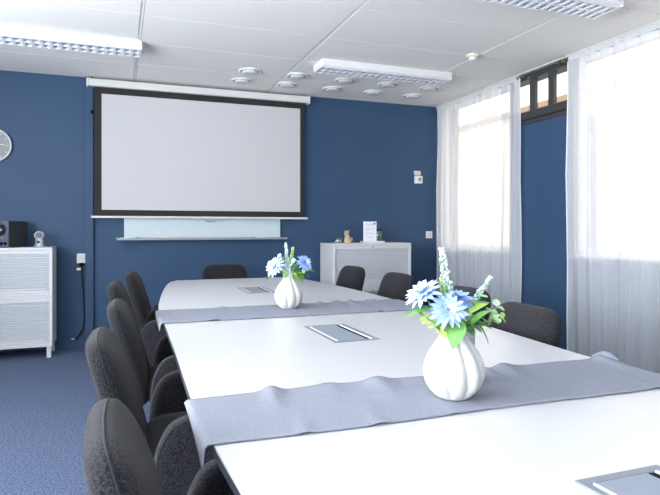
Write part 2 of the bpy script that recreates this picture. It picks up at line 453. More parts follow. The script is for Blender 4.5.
def back_pad(outline, f):
    cu = sum(p[0] for p in outline) / len(outline); cv = sum(p[1] for p in outline) / len(outline)
    prof = [(.05, -.040), (.5, -.040), (.88, -.038), (.95, -.034), (.985, -.025), (1, -.012), (1, -.006), (.99, 0)]
    prof += [(s, .002 + .052 * (1 - s ** 3) ** .62) for s in (.975, .95, .91, .86, .78, .66, .5, .3, .05)]
    bm = bmesh.new(); loft(bm, [[f(cu + (p[0] - cu) * s, cv + (p[1] - cv) * s, w) for p in outline] for s, w in prof])
    return bm
def piping(outline, f, w, sc, r=.0024):
    cu = sum(p[0] for p in outline) / len(outline); cv = sum(p[1] for p in outline) / len(outline)
    bm = bmesh.new(); tube(bm, [f(cu + (p[0] - cu) * sc, cv + (p[1] - cv) * sc, w) for p in outline], r, 6, True); return bm
TILT = math.radians(16)
def make_chair(label):
    t = thing('meeting_chair', label, 'chair', group='upholstered chairs around the conference table')
    # backrest: local +X is forward.  u = width (Y), v = height along the lean, w = thickness forward
    def fb(u, v, w):
        v0 = v + .235
        x = -.165 - math.sin(TILT) * v0 * 1.02 + math.cos(TILT) * w - .28 * (.045 - min(u * u, .045)) * 1.0
        z = .365 + math.cos(TILT) * v0 + math.sin(TILT) * w
        return Vector((x, u, z))
    ol = superell(.212, .230, 5.5, 64, .05)
    ol = [(u, v) for u, v in ol]
    b = link('backrest', back_pad(ol, fb), 'fab', t, smooth=True)
    link('piping', piping(ol, fb, .001, .988), 'pipe', b, smooth=True)
    def fs(u, v, w): return Vector((.055 + u, v, .425 + w - .02 * max(0, u) ** 2 * 10))
    os_ = superell(.225, .232, 4.5, 48)
    s = link('seat', pad(os_, .10, fs, .035, .010), 'fab', t, smooth=True)
    link('piping', piping(os_, fs, .042, .92), 'pipe', s, smooth=True)
    arm = [(-.172, .40, 0), (-.170, .47, 0), (-.158, .53, 0), (-.128, .583, 0), (-.085, .605, 0), (-.03, .615, 0), (.06, .617, 0), (.135, .603, 0), (.185, .56, 0), (.205, .49, 0), (.20, .41, 0), (.16, .355, 0), (.05, .335, 0), (-.08, .335, 0), (-.145, .355, 0)]
    oa = [(p.x + .024, p.y) for p in catmull(arm, 4, True)]
    for sd in (1, -1):
        def fa(u, v, w, sd=sd): return Vector((u, sd * (.272 + w), v))
        a = link('armrest', pad(oa, .058, fa, .022, .004), 'fab', t, smooth=True)
        link('piping', piping(oa, fa, .024, .955, .0022), 'pipe', a, smooth=True)
    link('seat_frame', B(-.13, .22, -.2, .2, .352, .372), 'steel', t, bevel=.004)
    for sx in (-1, 1):
        for sy in (-1, 1):
            bm = bmesh.new(); tube(bm, [(.045 + .13 * sx, .17 * sy, .352), (.045 + .20 * sx, .215 * sy, .004)], [.014, .010], 10)
            l = link('leg', bm, 'steel', t, smooth=True)
            bm = bmesh.new(); lathe(bm, [(.013, 0), (.013, .006), (.010, .010)], 10, (.045 + .20 * sx, .215 * sy, 0)); link('foot_cap', bm, 'black', l)
    return t
chairs = [
    (.285, 1.060, 0, 'charcoal armchair on the left side of the table, nearest the camera'),
    (.250, 1.93, -2, 'charcoal armchair second from the camera on the left side of the table'),
    (.298, 2.75, -4, 'charcoal armchair third from the camera on the left side of the table'),
    (.285, 3.74, -6, 'charcoal armchair fourth from the camera, left side, just past the far runner'),
    (.400, 4.58, -9, 'charcoal armchair at the far left corner of the table, last of the left row'),
    (1.360, 2.02, 180, 'charcoal chair right of the near vase against the curtains, nearest of the right side'),
    (1.545, 2.74, 180, 'charcoal chair on the right side half hidden behind the near bouquet'),
    (1.665, 3.80, 184, 'charcoal chair on the right side in front of the right end of the roller-shutter cabinet'),
    (1.665, 4.66, 186, 'charcoal chair farthest on the right side, before the middle of the shutter cabinet'),
    (.935, 5.03, -90, 'charcoal chair at the far head of the table beneath the projection screen'),
]
c0 = None
for x, y, r, lab in chairs:
    if c0 is None:
        c0 = make_chair(lab); c0.location = (x, y, 0); c0.rotation_euler = (0, 0, math.radians(r))
    else: dup(c0, (x, y, 0), math.radians(r), lab)

# ------------------------------------------------------------------ vases
def vase(label, loc, rz, h=.178):
    prof = [(.022, 0), (.034, .0), (.044, .006), (.060, .022), (.070, .042), (.0735, .062), (.071, .082), (.062, .104), (.049, .124), (.036, .142), (.029, .155), (.026, .165), (.028, .172), (.033, .178)]
    P = catmull([(r, z, 0) for r, z in prof[1:]], 4)
    def lob(a, z):
        k = min(1, z / .02)
        d = .20 * k if z < .14 else .20 * (1 + (z - .14) * 8)
        return 1 - d * (1 - abs(math.cos(4.5 * (a + z * 1.6))) ** .6)
    t = thing('vase', label, 'vase', loc, rz, 'ribbed white vases')
    bm = bmesh.new()
    full = [(p.x, p.y) for p in P]
    rings = []
    n = 96
    def ring(r, z, off=0):
        out = []
        for k in range(n):
            a = 2 * PI * k / n; rr = r * lob(a, z) - off
            zz = z + (.008 * math.cos(4.5 * (a + z * 1.6)) ** 2 if z > .17 else 0)
            out.append(Vector((rr * math.cos(a), rr * math.sin(a), zz)))
        return out
    rings.append(ring(.004, 0))
    rings += [ring(r, z) for r, z in full]
    rings += [ring(r, z, .004) for r, z in full[::-1] if z > .10]
    rings.append(ring(.006, .10))
    loft(bm, rings)
    link('body', bm, 'ceramic', t, smooth=True)
    return t
VN = (.752, 1.180, ZT + .0055); VF = (.815, 2.80, ZT + .0055)
vase('white ribbed gourd-shaped vase standing on the nearer grey runner', VN, .2)
vase('white ribbed gourd-shaped vase standing on the farther grey runner', VF, .6)
t = thing('candle_cup', 'small grey speckled cup behind the nearer vase', 'cup', (.858, 1.30, ZT + .0055))
bm = bmesh.new(); lathe(bm, [(.002, 0), (.026, 0), (.029, .01), (.031, .148), (.028, .148), (.026, .012), (.002, .010)], 28)
link('body', bm, 'cup', t, smooth=False)

# ------------------------------------------------------------------ flowers
def leaf_bm(bm, base, d, up, L, W, curl=.25, n=8, round_=False):
    d = Vector(d).normalized(); up = Vector(up); side = d.cross(up).normalized(); up = side.cross(d).normalized()
    rows = []
    for i in range(n + 1):
        s = i / n
        w = W * (math.sin(PI * min(1, max(.02, s ** (.75 if not round_ else .9)))) ** (.8 if not round_ else .55)) if 0 < s < 1 else W * .03
        c = Vector(base) + d * L * s - up * curl * L * s * s
        rows.append([bm.verts.new(c - side * w + up * w * .25), bm.verts.new(c), bm.verts.new(c + side * w + up * w * .25)])
    for r, q in zip(rows[:-1], rows[1:]):
        for i in range(2): bm.faces.new((r[i], r[i + 1], q[i + 1], q[i]))
def stem_pts(a, b, sag=.012):
    a, b = Vector(a), Vector(b); m = (a + b) / 2 + Vector((0, 0, sag)); q = a + Vector((0, 0, (b.z - a.z) * .35))
    return catmull([a, q, m * .6 + q * .4, b], 4)
def flower(label, root, head, nrm, R, m, leaves, grp, seed):
    """root, head in world; nrm = facing of the blossom"""
    rnd = random.Random(seed)
    t = thing('artificial_daisy', label, 'flower', root, 0, grp)
    hd = Vector(head) - Vector(root); nrm = Vector(nrm).normalized()
    bm = bmesh.new(); tube(bm, stem_pts((0, 0, 0), hd - nrm * .004), .0017, 6); link('stem', bm, 'stem', t, smooth=True)
    u, v = frame_of(nrm); bm = bmesh.new()
    for lay, (cnt, rr, el) in enumerate(((15, 1.0, .10), (13, .84, .38), (9, .55, .80))):
        for k in range(cnt):
            a = 2 * PI * (k + lay * .5 + rnd.uniform(-.15, .15)) / cnt
            d = (math.cos(a) * u + math.sin(a) * v) * math.cos(el) + nrm * math.sin(el)
            leaf_bm(bm, hd + nrm * .002 * lay + d * .003, d, nrm, R * rr * rnd.uniform(.88, 1.1), R * .17, rnd.uniform(.0, .30), 8)
    link('petals', bm, m, t, smooth=True)
    bm = bmesh.new()
    for k in range(16):
        a = rnd.uniform(0, 2 * PI); r = rnd.uniform(0, .006)
        p = hd + u * r * math.cos(a) + v * r * math.sin(a)
        tube(bm, [p, p + nrm * .009 + (u * math.cos(a) + v * math.sin(a)) * .002], [.0012, .0015], 5)
    link('flower_centre', bm, 'fcentre', t)
    for (p, d, L, W, mm) in leaves:
        bm = bmesh.new(); leaf_bm(bm, Vector(p), d, (0, 0, 1), L, W, .3, 10); link('leaf', bm, mm, t, smooth=True)
    return t
def spike(label, root, tip, start, grp, seed, mf='floret', rad=.011, cat='flower', name='lilac_sprig', dens=1.0):
    rnd = random.Random(seed)
    t = thing(name, label, cat, root, 0, grp)
    tp = Vector(tip) - Vector(root); P = stem_pts((0, 0, 0), tp)
    bm = bmesh.new(); tube(bm, P, .0014, 6); link('stem', bm, 'stem', t, smooth=True)
    bm = bmesh.new(); bg = bmesh.new()
    N = int(85 * dens)
    for k in range(N):
        s = start + (1 - start) * k / N; f = s * (len(P) - 1); i = min(int(f), len(P) - 2); c = P[i].lerp(P[i + 1], f - i)
        rr = rad * (1.05 - .75 * (s - start) / (1 - start)); a = k * 2.4
        uu, vv = frame_of(P[i + 1] - P[i])
        p = c + (uu * math.cos(a) + vv * math.sin(a)) * rr * rnd.uniform(.4, 1.1)
        tgt = bg if rnd.random() < .22 else bm
        sz = rnd.uniform(.0018, .0036) * rad / .013
        bmesh.ops.create_icosphere(tgt, subdivisions=1, radius=sz, matrix=Matrix.Translation(p) @ Matrix.Diagonal((1, rnd.uniform(.6, 1.2), rnd.uniform(.7, 1.4), 1)))
    link('florets', bm, mf, t)['kind'] = 'stuff'; link('buds', bg, 'sage', t)['kind'] = 'stuff'
    return t
def sprig(label, root, tip, grp, seed, m='sage', L=.018, W=.008, n=6):
    rnd = random.Random(seed)
    t = thing('eucalyptus_sprig', label, 'foliage', root, 0, grp)
    P = stem_pts((0, 0, 0), Vector(tip) - Vector(root), .02)
    bm = bmesh.new(); tube(bm, P, .0013, 6); link('stem', bm, 'stem', t, smooth=True)
    for k in range(n):
        s = .45 + .55 * k / (n - 1) if n > 1 else 1; f = s * (len(P) - 1); i = min(int(f), len(P) - 2); c = P[i].lerp(P[i + 1], f - i)
        tt = (P[i + 1] - P[i]).normalized(); uu, vv = frame_of(tt)
        for sg in (1, -1):
            a = rnd.uniform(-.5, .5) + k * .9
            d = (uu * math.cos(a) + vv * math.sin(a)) * sg + tt * .6
            bm = bmesh.new(); leaf_bm(bm, c, d, (0, -.3, 1), L * (1.1 - .35 * s), W * (1.1 - .35 * s), .15, 7, True); link('leaf', bm, m, t, smooth=True)
    return t
def broad(label, root, base, d, L, W, grp, m='green'):
    t = thing('broad_leaf', label, 'foliage', root, 0, grp)
    b = Vector(base) - Vector(root)
    bm = bmesh.new(); tube(bm, stem_pts((0, 0, 0), b, .004), .0015, 6); link('stem', bm, 'stem', t, smooth=True)
    bm = bmesh.new(); leaf_bm(bm, b, d, (0, -.25, 1), L, W, .35, 12); link('blade', bm, m, t, smooth=True)
    return t
def mouth(V, dx=0, dy=0): return (V[0] + dx, V[1] + dy, V[2] + .125)
G1 = 'artificial flowers in the nearer vase'; V = VN; x, y = V[0], V[1]
flower('large light blue daisy facing forward in the middle of the nearer bouquet', mouth(V, -.004, -.006), (x - .044, y - .045, .948), (-.28, -.80, .60), .045, 'petal',
       [((-.01, -.01, .055), (-.9, -.2, .25), .05, .015, 'green'), ((.01, 0, .05), (.5, -.5, .3), .05, .016, 'green')], G1, 1)
flower('pale blue daisy tilted to the upper left of the nearer bouquet', mouth(V, -.010, 0), (x - .088, y - .01, .985), (-.56, -.12, .82), .046, 'petal2',
       [((-.02, 0, .07), (-.7, .1, .5), .045, .013, 'green')], G1, 2)
flower('small blue daisy at the back of the nearer bouquet, right of the middle', mouth(V, .006, .008), (x + .020, y + .01, .965), (.05, -.35, .93), .040, 'petal',
       [((.02, 0, .06), (.7, .2, .4), .05, .014, 'green')], G1, 3)
spike('white lilac sprig standing upright at the top of the nearer bouquet', mouth(V, 0, .008), (x - .020, y + .02, 1.090), .50, G1, 4, rad=.018, dens=1.7)
spike('white lilac sprig slanting to the right of the nearer bouquet', mouth(V, .010, .004), (x + .114, y + .01, 1.018), .48, G1, 5, rad=.014, dens=1.5)
spike('lime green bud sprig beside the upright lilac in the nearer bouquet', mouth(V, -.006, .010), (x - .036, y + .0, 1.022), .70, G1, 6, 'lime', .011, 'foliage', 'bud_sprig', .7)
sprig('eucalyptus sprig with round leaves reaching right from the nearer vase', mouth(V, .012, -.004), (x + .100, y - .03, .950), G1, 7, 'sage', .028, .012, 6)
sprig('eucalyptus sprig drooping furthest right from the nearer vase', mouth(V, .012, .004), (x + .130, y - .01, .917), G1, 8, 'lime', .022, .009, 6)
sprig('eucalyptus sprig low at the right rim of the nearer vase', mouth(V, .012, -.008), (x + .080, y - .05, .925), G1, 12, 'sage', .026, .012, 5)
sprig('lime eucalyptus sprig reaching left from the nearer vase', mouth(V, -.012, -.004), (x - .098, y - .03, .935), G1, 9, 'lime', .022, .009, 7)
sprig('pale eucalyptus sprig drooping lower left under the blue daisy of the nearer bouquet', mouth(V, -.012, -.010), (x - .085, y - .06, .915), G1, 13, 'lime', .022, .009, 5)
broad('broad green leaf hanging over the front left rim of the nearer vase', mouth(V, -.006, -.014), (x - .014, y - .045, .928), (-.50, -.40, -.70), .068, .022, G1)
broad('dark green leaf pointing left under the pale daisy of the nearer vase', mouth(V, -.012, .0), (x - .050, y - .02, .950), (-.9, -.1, .15), .085, .014, G1)
broad('green leaf pointing down right from the nearer vase rim', mouth(V, .014, -.006), (x + .030, y - .03, .925), (.75, -.2, -.60), .075, .016, G1)
broad('green leaf at the right shoulder of the nearer bouquet', mouth(V, .014, .004), (x + .040, y + .0, .940), (.85, .1, .45), .075, .016, G1)
broad('upright green leaf behind the blue daisy of the nearer bouquet', mouth(V, 0, .012), (x + .003, y + .02, .935), (.15, .1, .9), .065, .017, G1)
broad('dark leaf at the centre front of the nearer bouquet, right of the blue daisy', mouth(V, .008, -.010), (x + .018, y - .045, .910), (.35, -.35, .75), .060, .018, G1)
broad('leaf lying over the right rim of the nearer vase', mouth(V, .012, -.008), (x + .012, y - .035, .915), (.85, -.40, .10), .060, .018, G1)
broad('dark leaf rising behind the right eucalyptus of the nearer bouquet', mouth(V, .010, .010), (x + .030, y + .02, .925), (.6, .1, .65), .070, .017, G1)
sprig('sage eucalyptus sprig rising between the blue daisy and the right lilac', mouth(V, .010, -.002), (x + .062, y - .02, .975), G1, 15, 'sage', .024, .011, 5)
broad('lime leaf under the small blue daisy of the nearer bouquet', mouth(V, .006, -.006), (x + .030, y - .02, .935), (.55, -.2, .55), .050, .014, G1, 'lime')
broad('short green leaf at the left rim of the nearer vase', mouth(V, -.010, -.008), (x - .022, y - .03, .915), (-.8, -.3, .25), .055, .018, G1)
G2 = 'artificial flowers in the farther vase'; V = VF; x, y = V[0], V[1]
flower('blue daisy on the right of the farther bouquet', mouth(V, .008, -.006), (x + .075, y - .03, .962), (.40, -.80, .45), .048, 'petal',
       [((.02, 0, .06), (.8, -.2, .1), .06, .016, 'green')], G2, 21)
flower('pale blue daisy on the left of the farther bouquet', mouth(V, -.010, -.004), (x - .080, y - .02, .948), (-.72, -.50, .40), .052, 'petal2',
       [((-.02, 0, .06), (-.8, -.1, .0), .055, .015, 'green')], G2, 22)
spike('white lilac sprig at the top of the farther bouquet', mouth(V, 0, .006), (x - .010, y + .02, 1.068), .55, G2, 23, rad=.014, dens=1.4)
spike('white lilac sprig above the pale daisy of the farther bouquet', mouth(V, -.008, .004), (x - .050, y - .0, 1.010), .40, G2, 24, rad=.020, dens=1.6)
spike('white lilac sprig low in the centre of the farther bouquet', mouth(V, 0, -.008), (x + .020, y - .03, .985), .35, G2, 25, rad=.020, dens=1.6)
spike('lime green bud sprig at the top middle of the farther bouquet', mouth(V, .004, .008), (x + .028, y + .01, 1.045), .55, G2, 26, 'lime', .016, 'foliage', 'bud_sprig', 1.0)
sprig('eucalyptus sprig at the centre front of the farther bouquet', mouth(V, .006, -.008), (x + .060, y - .05, .915), G2, 27, 'lime', .026, .012, 5)
sprig('pale eucalyptus sprig at the left rim of the farther vase', mouth(V, -.008, -.008), (x - .040, y - .05, .925), G2, 28, 'lime', .024, .010, 4)
broad('dark leaf pointing right from the farther bouquet', mouth(V, .012, 0), (x + .070, y - .01, .925), (.9, -.1, .12), .075, .018, G2)
broad('green leaf pointing left below the pale daisy of the farther bouquet', mouth(V, -.012, 0), (x - .035, y - .02, .925), (-.85, -.1, -.12), .095, .016, G2)
broad('green leaf over the front rim of the farther vase', mouth(V, .008, -.014), (x + .035, y - .035, .920), (.35, -.4, -.45), .060, .024, G2)
broad('green leaf over the right rim of the farther vase', mouth(V, .012, -.010), (x + .040, y - .025, .925), (.85, -.3, -.15), .070, .022, G2)
broad('upright green leaf in the middle of the farther bouquet', mouth(V, 0, .012), (x + .0, y + .015, .925), (-.1, .1, .9), .075, .024, G2)
broad('green leaf slanting up left in the farther bouquet', mouth(V, -.008, .008), (x - .020, y + .01, .920), (-.7, .1, .6), .075, .024, G2)
broad('green leaf between the two daisies of the farther bouquet', mouth(V, 0, -.012), (x + .008, y - .035, .930), (.1, -.3, .9), .060, .024, G2)
broad('green leaf behind the blue daisy of the farther bouquet', mouth(V, .010, .010), (x + .045, y + .02, .945), (.8, .1, .5), .075, .022, G2)
broad('green leaf slanting up right in the farther bouquet', mouth(V, .008, .008), (x + .020, y + .01, .920), (.6, .1, .7), .070, .022, G2)

# ------------------------------------------------------------------ shutter cabinets
def shutter(bm, x0, x1, z0, z1, y, pitch=.021):
    n = max(2, round((z1 - z0) / pitch)); p = (z1 - z0) / n
    pts = []
    for i in range(n):
        a = z0 + i * p
        pts += [(y + .003, a), (y - .009, a + p * .24), (y - .009, a + p * .90), (y, a + p * .97)]
    pts.append((y, z1)); rows = [[bm.verts.new((x, yy_, z)) for yy_, z in pts] for x in (x0, x1)]
    bk = [[bm.verts.new((x, y + .01, z)) for z in (z0, z1)] for x in (x0, x1)]
    for i in range(len(pts) - 1): bm.faces.new((rows[0][i], rows[1][i], rows[1][i + 1], rows[0][i + 1]))
    bm.faces.new((bk[0][0], bk[0][1], bk[1][1], bk[1][0]))
def cabinet(label, x0, x1, yf, z0, z1, legs=False, shut='slat', flat=False, rail=.035, top=True):
    yb = YB - .03
    t = thing('shutter_cabinet', label, 'cabinet', ((x0 + x1) / 2, yf, z0), 0, 'roller-shutter cabinets')
    cx = (x0 + x1) / 2; w = (x1 - x0) / 2; h = z1 - z0; D = yb - yf
    base = .10 if legs else 0.0
    bm = bmesh.new()
    box(bm, -w, -w + .028, 0, D, base, h); box(bm, w - .028, w, 0, D, base, h)
    box(bm, -w + .028, w - .028, .0, D, h - .022, h); box(bm, -w + .028, w - .028, 0, D, base, base + .022)
    box(bm, -w + .028, w - .028, D - .01, D, base + .022, h - .022)
    link('carcass', bm, 'cab', t, bevel=.003)
    link('front_rail', B((-w + .030, w - .030, .006, .02, h - .023 - rail, h - .0235)), 'cab', t, bevel=.002)
    link('bottom_rail', B((-w + .030, w - .030, .006, .02, base + .0235, base + .045)), 'cab', t, bevel=.002)
    bm = bmesh.new()
    if flat: box(bm, -w + .030, w - .030, .016, .026, base + .046, h - .024 - rail)
    else: shutter(bm, -w + .030, w - .030, base + .046, h - .024 - rail, .027)
    s = link('door' if flat else 'shutter', bm, shut, t)
    if not flat:
        link('grip', B(-w + .05, w - .05, .004, .0118, base + .048, base + .062), 'cab', s, bevel=.002)
    bm = bmesh.new(); lathe(bm, [(.001, -.004), (.008, -.004), (.009, 0), (.001, .001)], 14); xform(bm, Matrix.Translation((0, .003, h - .024 - rail * .5)) @ Matrix.Rotation(-PI / 2, 4, 'X'))
    link('lock', bm, 'steel', t)
    if legs:
        for sx in (-1, 1):
            for yy_ in (.03, D - .04):
                link('leg', B(sx * (w - .03) - .018, sx * (w - .03) + .018, yy_ - .018, yy_ + .018, 0, base - .0005), 'cab', t, bevel=.003)
    return t
cabinet('white roller-shutter cabinet with feet, lower of the two left of the screen', -1.74, -.535, 5.61, 0, .5535, legs=True)
cabinet('white roller-shutter cabinet carrying the speaker, upper of the left pair', -1.74, -.535, 5.61, .5545, .975)
cabinet('white shutter cabinet carrying the sign and ornaments, upper of the right pair', 2.10, 3.012, 5.57, .535, .988)
cabinet('cabinet with shade-greyed front standing on the floor, lower of the right pair', 2.10, 3.012, 5.57, 0, .534, legs=True, shut='cabshade', flat=True)

# ------------------------------------------------------------------ things on the left cabinet
t = thing('loudspeaker', 'black and grey desktop loudspeaker on the left cabinet', 'speaker', (-.895, 5.80, .9755), math.radians(-38))
link('cabinet_box', B(-.075, .075, -.08, .12, .004, .232), 'satin', t, bevel=.004)
link('front_panel', B(-.073, .073, -.09, -.0805, .006, .230), 'spk', t, bevel=.003)
bm = bmesh.new(); lathe(bm, [(.001, .004), (.018, .006), (.034, .002), (.040, .010), (.046, .010), (.048, 0), (.001, 0)], 28); xform(bm, Matrix.Translation((0, -.0902, .155)) @ Matrix.Rotation(PI / 2, 4, 'X')); link('driver', bm, 'satin', t, smooth=True)
bm = bmesh.new(); lathe(bm, [(.001, .010), (.012, .009), (.014, .006), (.001, .006)], 18); xform(bm, Matrix.Translation((0, -.0925, .155)) @ Matrix.Rotation(PI / 2, 4, 'X')); link('dust_cap', bm, 'silver', t, smooth=True)
link('badge', B(-.014, .014, -.0925, -.0903, .080, .088), 'silver', t)
for sx in (-.045, 0, .045):
    bm = bmesh.new(); lathe(bm, [(.001, .012), (.013, .012), (.015, 0), (.001, 0)], 18); xform(bm, Matrix.Translation((sx, -.0902, .035)) @ Matrix.Rotation(PI / 2, 4, 'X')); link('knob', bm, 'black', t)
t = thing('webcam', 'small round silver webcam on the left cabinet beside the loudspeaker', 'webcam', (-.660, 5.80, .9755), math.radians(-12))
bm = bmesh.new(); loft(bm, [[Vector((a * math.cos(q), b * math.sin(q), z)) for q in [2 * PI * k / 24 for k in range(24)]] for a, b, z in ((.045, .035, 0), (.045, .035, .008), (.036, .026, .03), (.033, .024, .075), (.020, .020, .085))]); link('stand', bm, 'silver', t, smooth=True)
bm = bmesh.new(); loft(bm, [[Vector((a * math.cos(q), y_, .105 + a * .92 * math.sin(q))) for q in [2 * PI * k / 28 for k in range(28)]] for a, y_ in ((.020, .022), (.036, .018), (.044, 0), (.040, -.016), (.034, -.020), (.030, -.012))]); link('head', bm, 'silver', t, smooth=True)
bm = bmesh.new(); loft(bm, [[Vector((a * math.cos(q), y_, .105 + a * math.sin(q))) for q in [2 * PI * k / 24 for k in range(24)]] for a, y_ in ((.029, -.013), (.028, -.019), (.018, -.022), (.016, -.019), (.004, -.022))]); link('lens', bm, 'spk', t, smooth=True)
bm = bmesh.new(); lathe(bm, [(.001, .003), (.011, .003), (.012, 0), (.001, 0)], 16); xform(bm, Matrix.Translation((0, -.0275, .045)) @ Matrix.Rotation(PI / 2, 4, 'X')); link('button', bm, 'black', t)

# ------------------------------------------------------------------ things on the right cabinet
ZC2 = .9885
t = thing('potted_succulent', 'tiny green plant in a glass jar at the left end of the right cabinet', 'plant', (2.225, 5.74, ZC2))
bm = bmesh.new(); lathe(bm, [(.002, 0), (.034, 0), (.042, .015), (.043, .035), (.036, .052), (.034, .052), (.040, .034), (.038, .016), (.002, .005)], 24); link('jar', bm, 'tumbler', t, smooth=True)
bm = bmesh.new(); lathe(bm, [(.002, .006), (.036, .008), (.037, .028), (.002, .032)], 20); link('pebbles', bm, 'cloth', t)
rnd = random.Random(3)
for k in range(9):
    a = k * .7; e = .5 + .1 * (k % 4)
    bm = bmesh.new(); leaf_bm(bm, (0, 0, .032), (math.cos(a) * math.cos(e), math.sin(a) * math.cos(e), math.sin(e)), (0, 0, 1), .065, .010, .1, 6); link('leaf', bm, 'dkgreen' if k % 2 else 'green', t, smooth=True)
t = thing('figurine', 'brown and cream animal figurine on the right cabinet beside the jar plant', 'ornament', (2.325, 5.72, ZC2))
bm = bmesh.new(); loft(bm, [[Vector((cx + a * math.cos(q), b * math.sin(q), z)) for q in [2 * PI * k / 20 for k in range(20)]] for cx, a, b, z in ((0, .034, .028, 0), (0, .042, .034, .015), (.002, .038, .032, .04), (-.004, .027, .026, .07), (-.008, .020, .02, .088), (-.012, .012, .012, .096))]); link('body', bm, 'sand', t, smooth=True)
bm = bmesh.new(); loft(bm, [[Vector((cx + a * math.cos(q), -.006 + b * math.sin(q), z)) for q in [2 * PI * k / 18 for k in range(18)]] for cx, a, b, z in ((-.018, .010, .012, .080), (-.018, .024, .022, .090), (-.016, .028, .024, .105), (-.010, .022, .02, .122), (-.006, .008, .008, .132))]); link('head', bm, 'sand', t, smooth=True)
for sx in (-.030, .006):
    bm = bmesh.new(); leaf_bm(bm, (sx, -.004, .118), (sx * 6, 0, .9), (0, -1, 0), .022, .007, .1, 5); link('ear', bm, 'sand', t, smooth=True, solid=.003)
bm = bmesh.new(); tube(bm, [(.03, 0, .02), (.046, -.01, .03), (.045, -.015, .055), (.035, -.012, .06)], [.010, .008, .006, .003], 8); link('tail', bm, 'sand', t, smooth=True)
t = thing('leaflet_stand', 'white printed notice standing on the right cabinet', 'sign', (2.615, 5.72, ZC2))
link('base_tray', B(-.125, .125, -.055, .045, 0, .020), 'case', t, bevel=.003)
link('notice_card', B(-.120, .035, -.035, -.031, .0205, .232), 'paper', t)
bm = bmesh.new()
for z, x0, x1 in ((.195, -.08, .0), (.150, -.085, -.03), (.150, -.02, .01), (.140, -.085, -.05), (.105, -.09, .01), (.085, -.09, -.07), (.060, -.09, .0)):
    box(bm, x0, x1, -.0358, -.0352, z, z + .003)
link('printed_lines', bm, 'print', t)
bm = bmesh.new(); lathe(bm, [(.0005, .0008), (.010, .0008), (.010, 0), (.0005, 0)], 16); xform(bm, Matrix.Translation((.012, -.0352, .208)) @ Matrix.Rotation(PI / 2, 4, 'X')); link('printed_emblem', bm, 'black', t)
for k, (dx, lab) in enumerate(((0.062, 'dark pen jar right behind the notice card'), (.100, 'dark bottle at the right end of the notice stand'))):
    t = thing('bottle', ('slim dark bottle directly right of the white notice card' if k == 0 else 'slim dark bottle outermost right on the notice tray'), 'bottle', (2.615 + dx, 5.715, ZC2 + .0205), 0, 'small bottles on the notice tray')
    bm = bmesh.new(); lathe(bm, [(.001, 0), (.015, 0), (.017, .004), (.017, .095), (.012, .110), (.001, .111)], 18); link('body', bm, 'tumbler' if k == 0 else 'amber', t, smooth=True)
    bm = bmesh.new(); lathe(bm, [(.001, .1112), (.012, .1112), (.012, .128), (.001, .129)], 14); link('cap', bm, 'black', t)

# ------------------------------------------------------------------ projection screen and glass board
YS = 5.925
t = thing('projection_screen', 'wide white pull-down projection screen with black border on the blue wall', 'projection screen', (0, YS, 0))
link('casing', B(-.255, 1.945, -.035, .070, 2.500, 2.572), 'case', t, bevel=.010, seg=3)
link('end_cap', B(-.272, -.2555, -.038, .072, 2.494, 2.576), 'plastic', t, bevel=.006)
link('end_cap', B(1.9455, 1.960, -.038, .072, 2.494, 2.576), 'plastic', t, bevel=.006)
link('bracket', B(-.255, -.235, .0, .0745, 2.5725, 2.598), 'steel', t)
link('bracket', B(1.88, 1.90, .0, .0745, 2.5725, 2.598), 'steel', t)
s = link('border_fabric', B(-.204, 1.895, -.0015, .0015, 1.266, 2.505), 'border', t)
link('screen_surface', B(-.138, 1.853, -.0032, -.0018, 1.324, 2.437), 'screen', s)
link('bottom_bar', B(-.232, 1.940, -.012, .012, 1.244, 1.2655), 'case', t, bevel=.004)
bm = bmesh.new(); tube(bm, [(.83, -.006, 1.244), (.85, -.008, 1.218), (.89, -.008, 1.211), (.93, -.008, 1.218), (.95, -.006, 1.244)], .004, 8); link('pull_handle', bm, 'steel', t, smooth=True)
link('side_clip', B(-.238, -.206, .02, .045, 2.245, 2.275), 'black', t)
t = thing('glass_board', 'pale blue-green glass writing board hanging below the projection screen', 'board', (0, YB, 0))
link('panel', B(.065, 1.645, -.030, -.012, 1.052, 2.2), 'glassboard', t, bevel=.002)
for x in (.2, .85, 1.5): link('spacer', B(x - .015, x + .015, -.0118, -.0003, 1.1, 1.13), 'steel', t)
tr = link('pen_tray', B((.0, 1.70, -.115, -.031, 1.030, 1.040), (.0, 1.70, -.118, -.1152, 1.030, 1.052)), 'silver', t, bevel=.002)
t = thing('marker', 'green marker at the left tip of the pen tray', 'marker', (.03, YB - .075, 1.0485)); bm = bmesh.new(); tube(bm, [(-.045, 0, 0), (.0, 0, 0)], .008, 10); link('cap', bm, 'markgreen', t); bm = bmesh.new(); tube(bm, [(.0005, 0, 0), (.085, 0, 0)], .0075, 10); link('barrel', bm, 'plastic', t)
t = thing('marker', 'dark marker lying on the pen tray beside the crumpled cloth', 'marker', (.22, YB - .080, 1.0485)); bm = bmesh.new(); tube(bm, [(-.045, 0, 0), (.0, 0, 0)], .008, 10); link('cap', bm, 'black', t); bm = bmesh.new(); tube(bm, [(.0005, 0, 0), (.07, 0, 0)], .0075, 10); link('barrel', bm, 'silver', t)
t = thing('marker', 'white marker near the right end of the pen tray', 'marker', (1.36, YB - .080, 1.0485)); bm = bmesh.new(); tube(bm, [(-.05, 0, 0), (.0, 0, 0)], .008, 10); link('cap', bm, 'spk', t); bm = bmesh.new(); tube(bm, [(.0005, 0, 0), (.10, 0, 0)], .0075, 10); link('barrel', bm, 'plastic', t)
bm = bmesh.new(); rnd = random.Random(2); nx, ny = 18, 8; rows = []
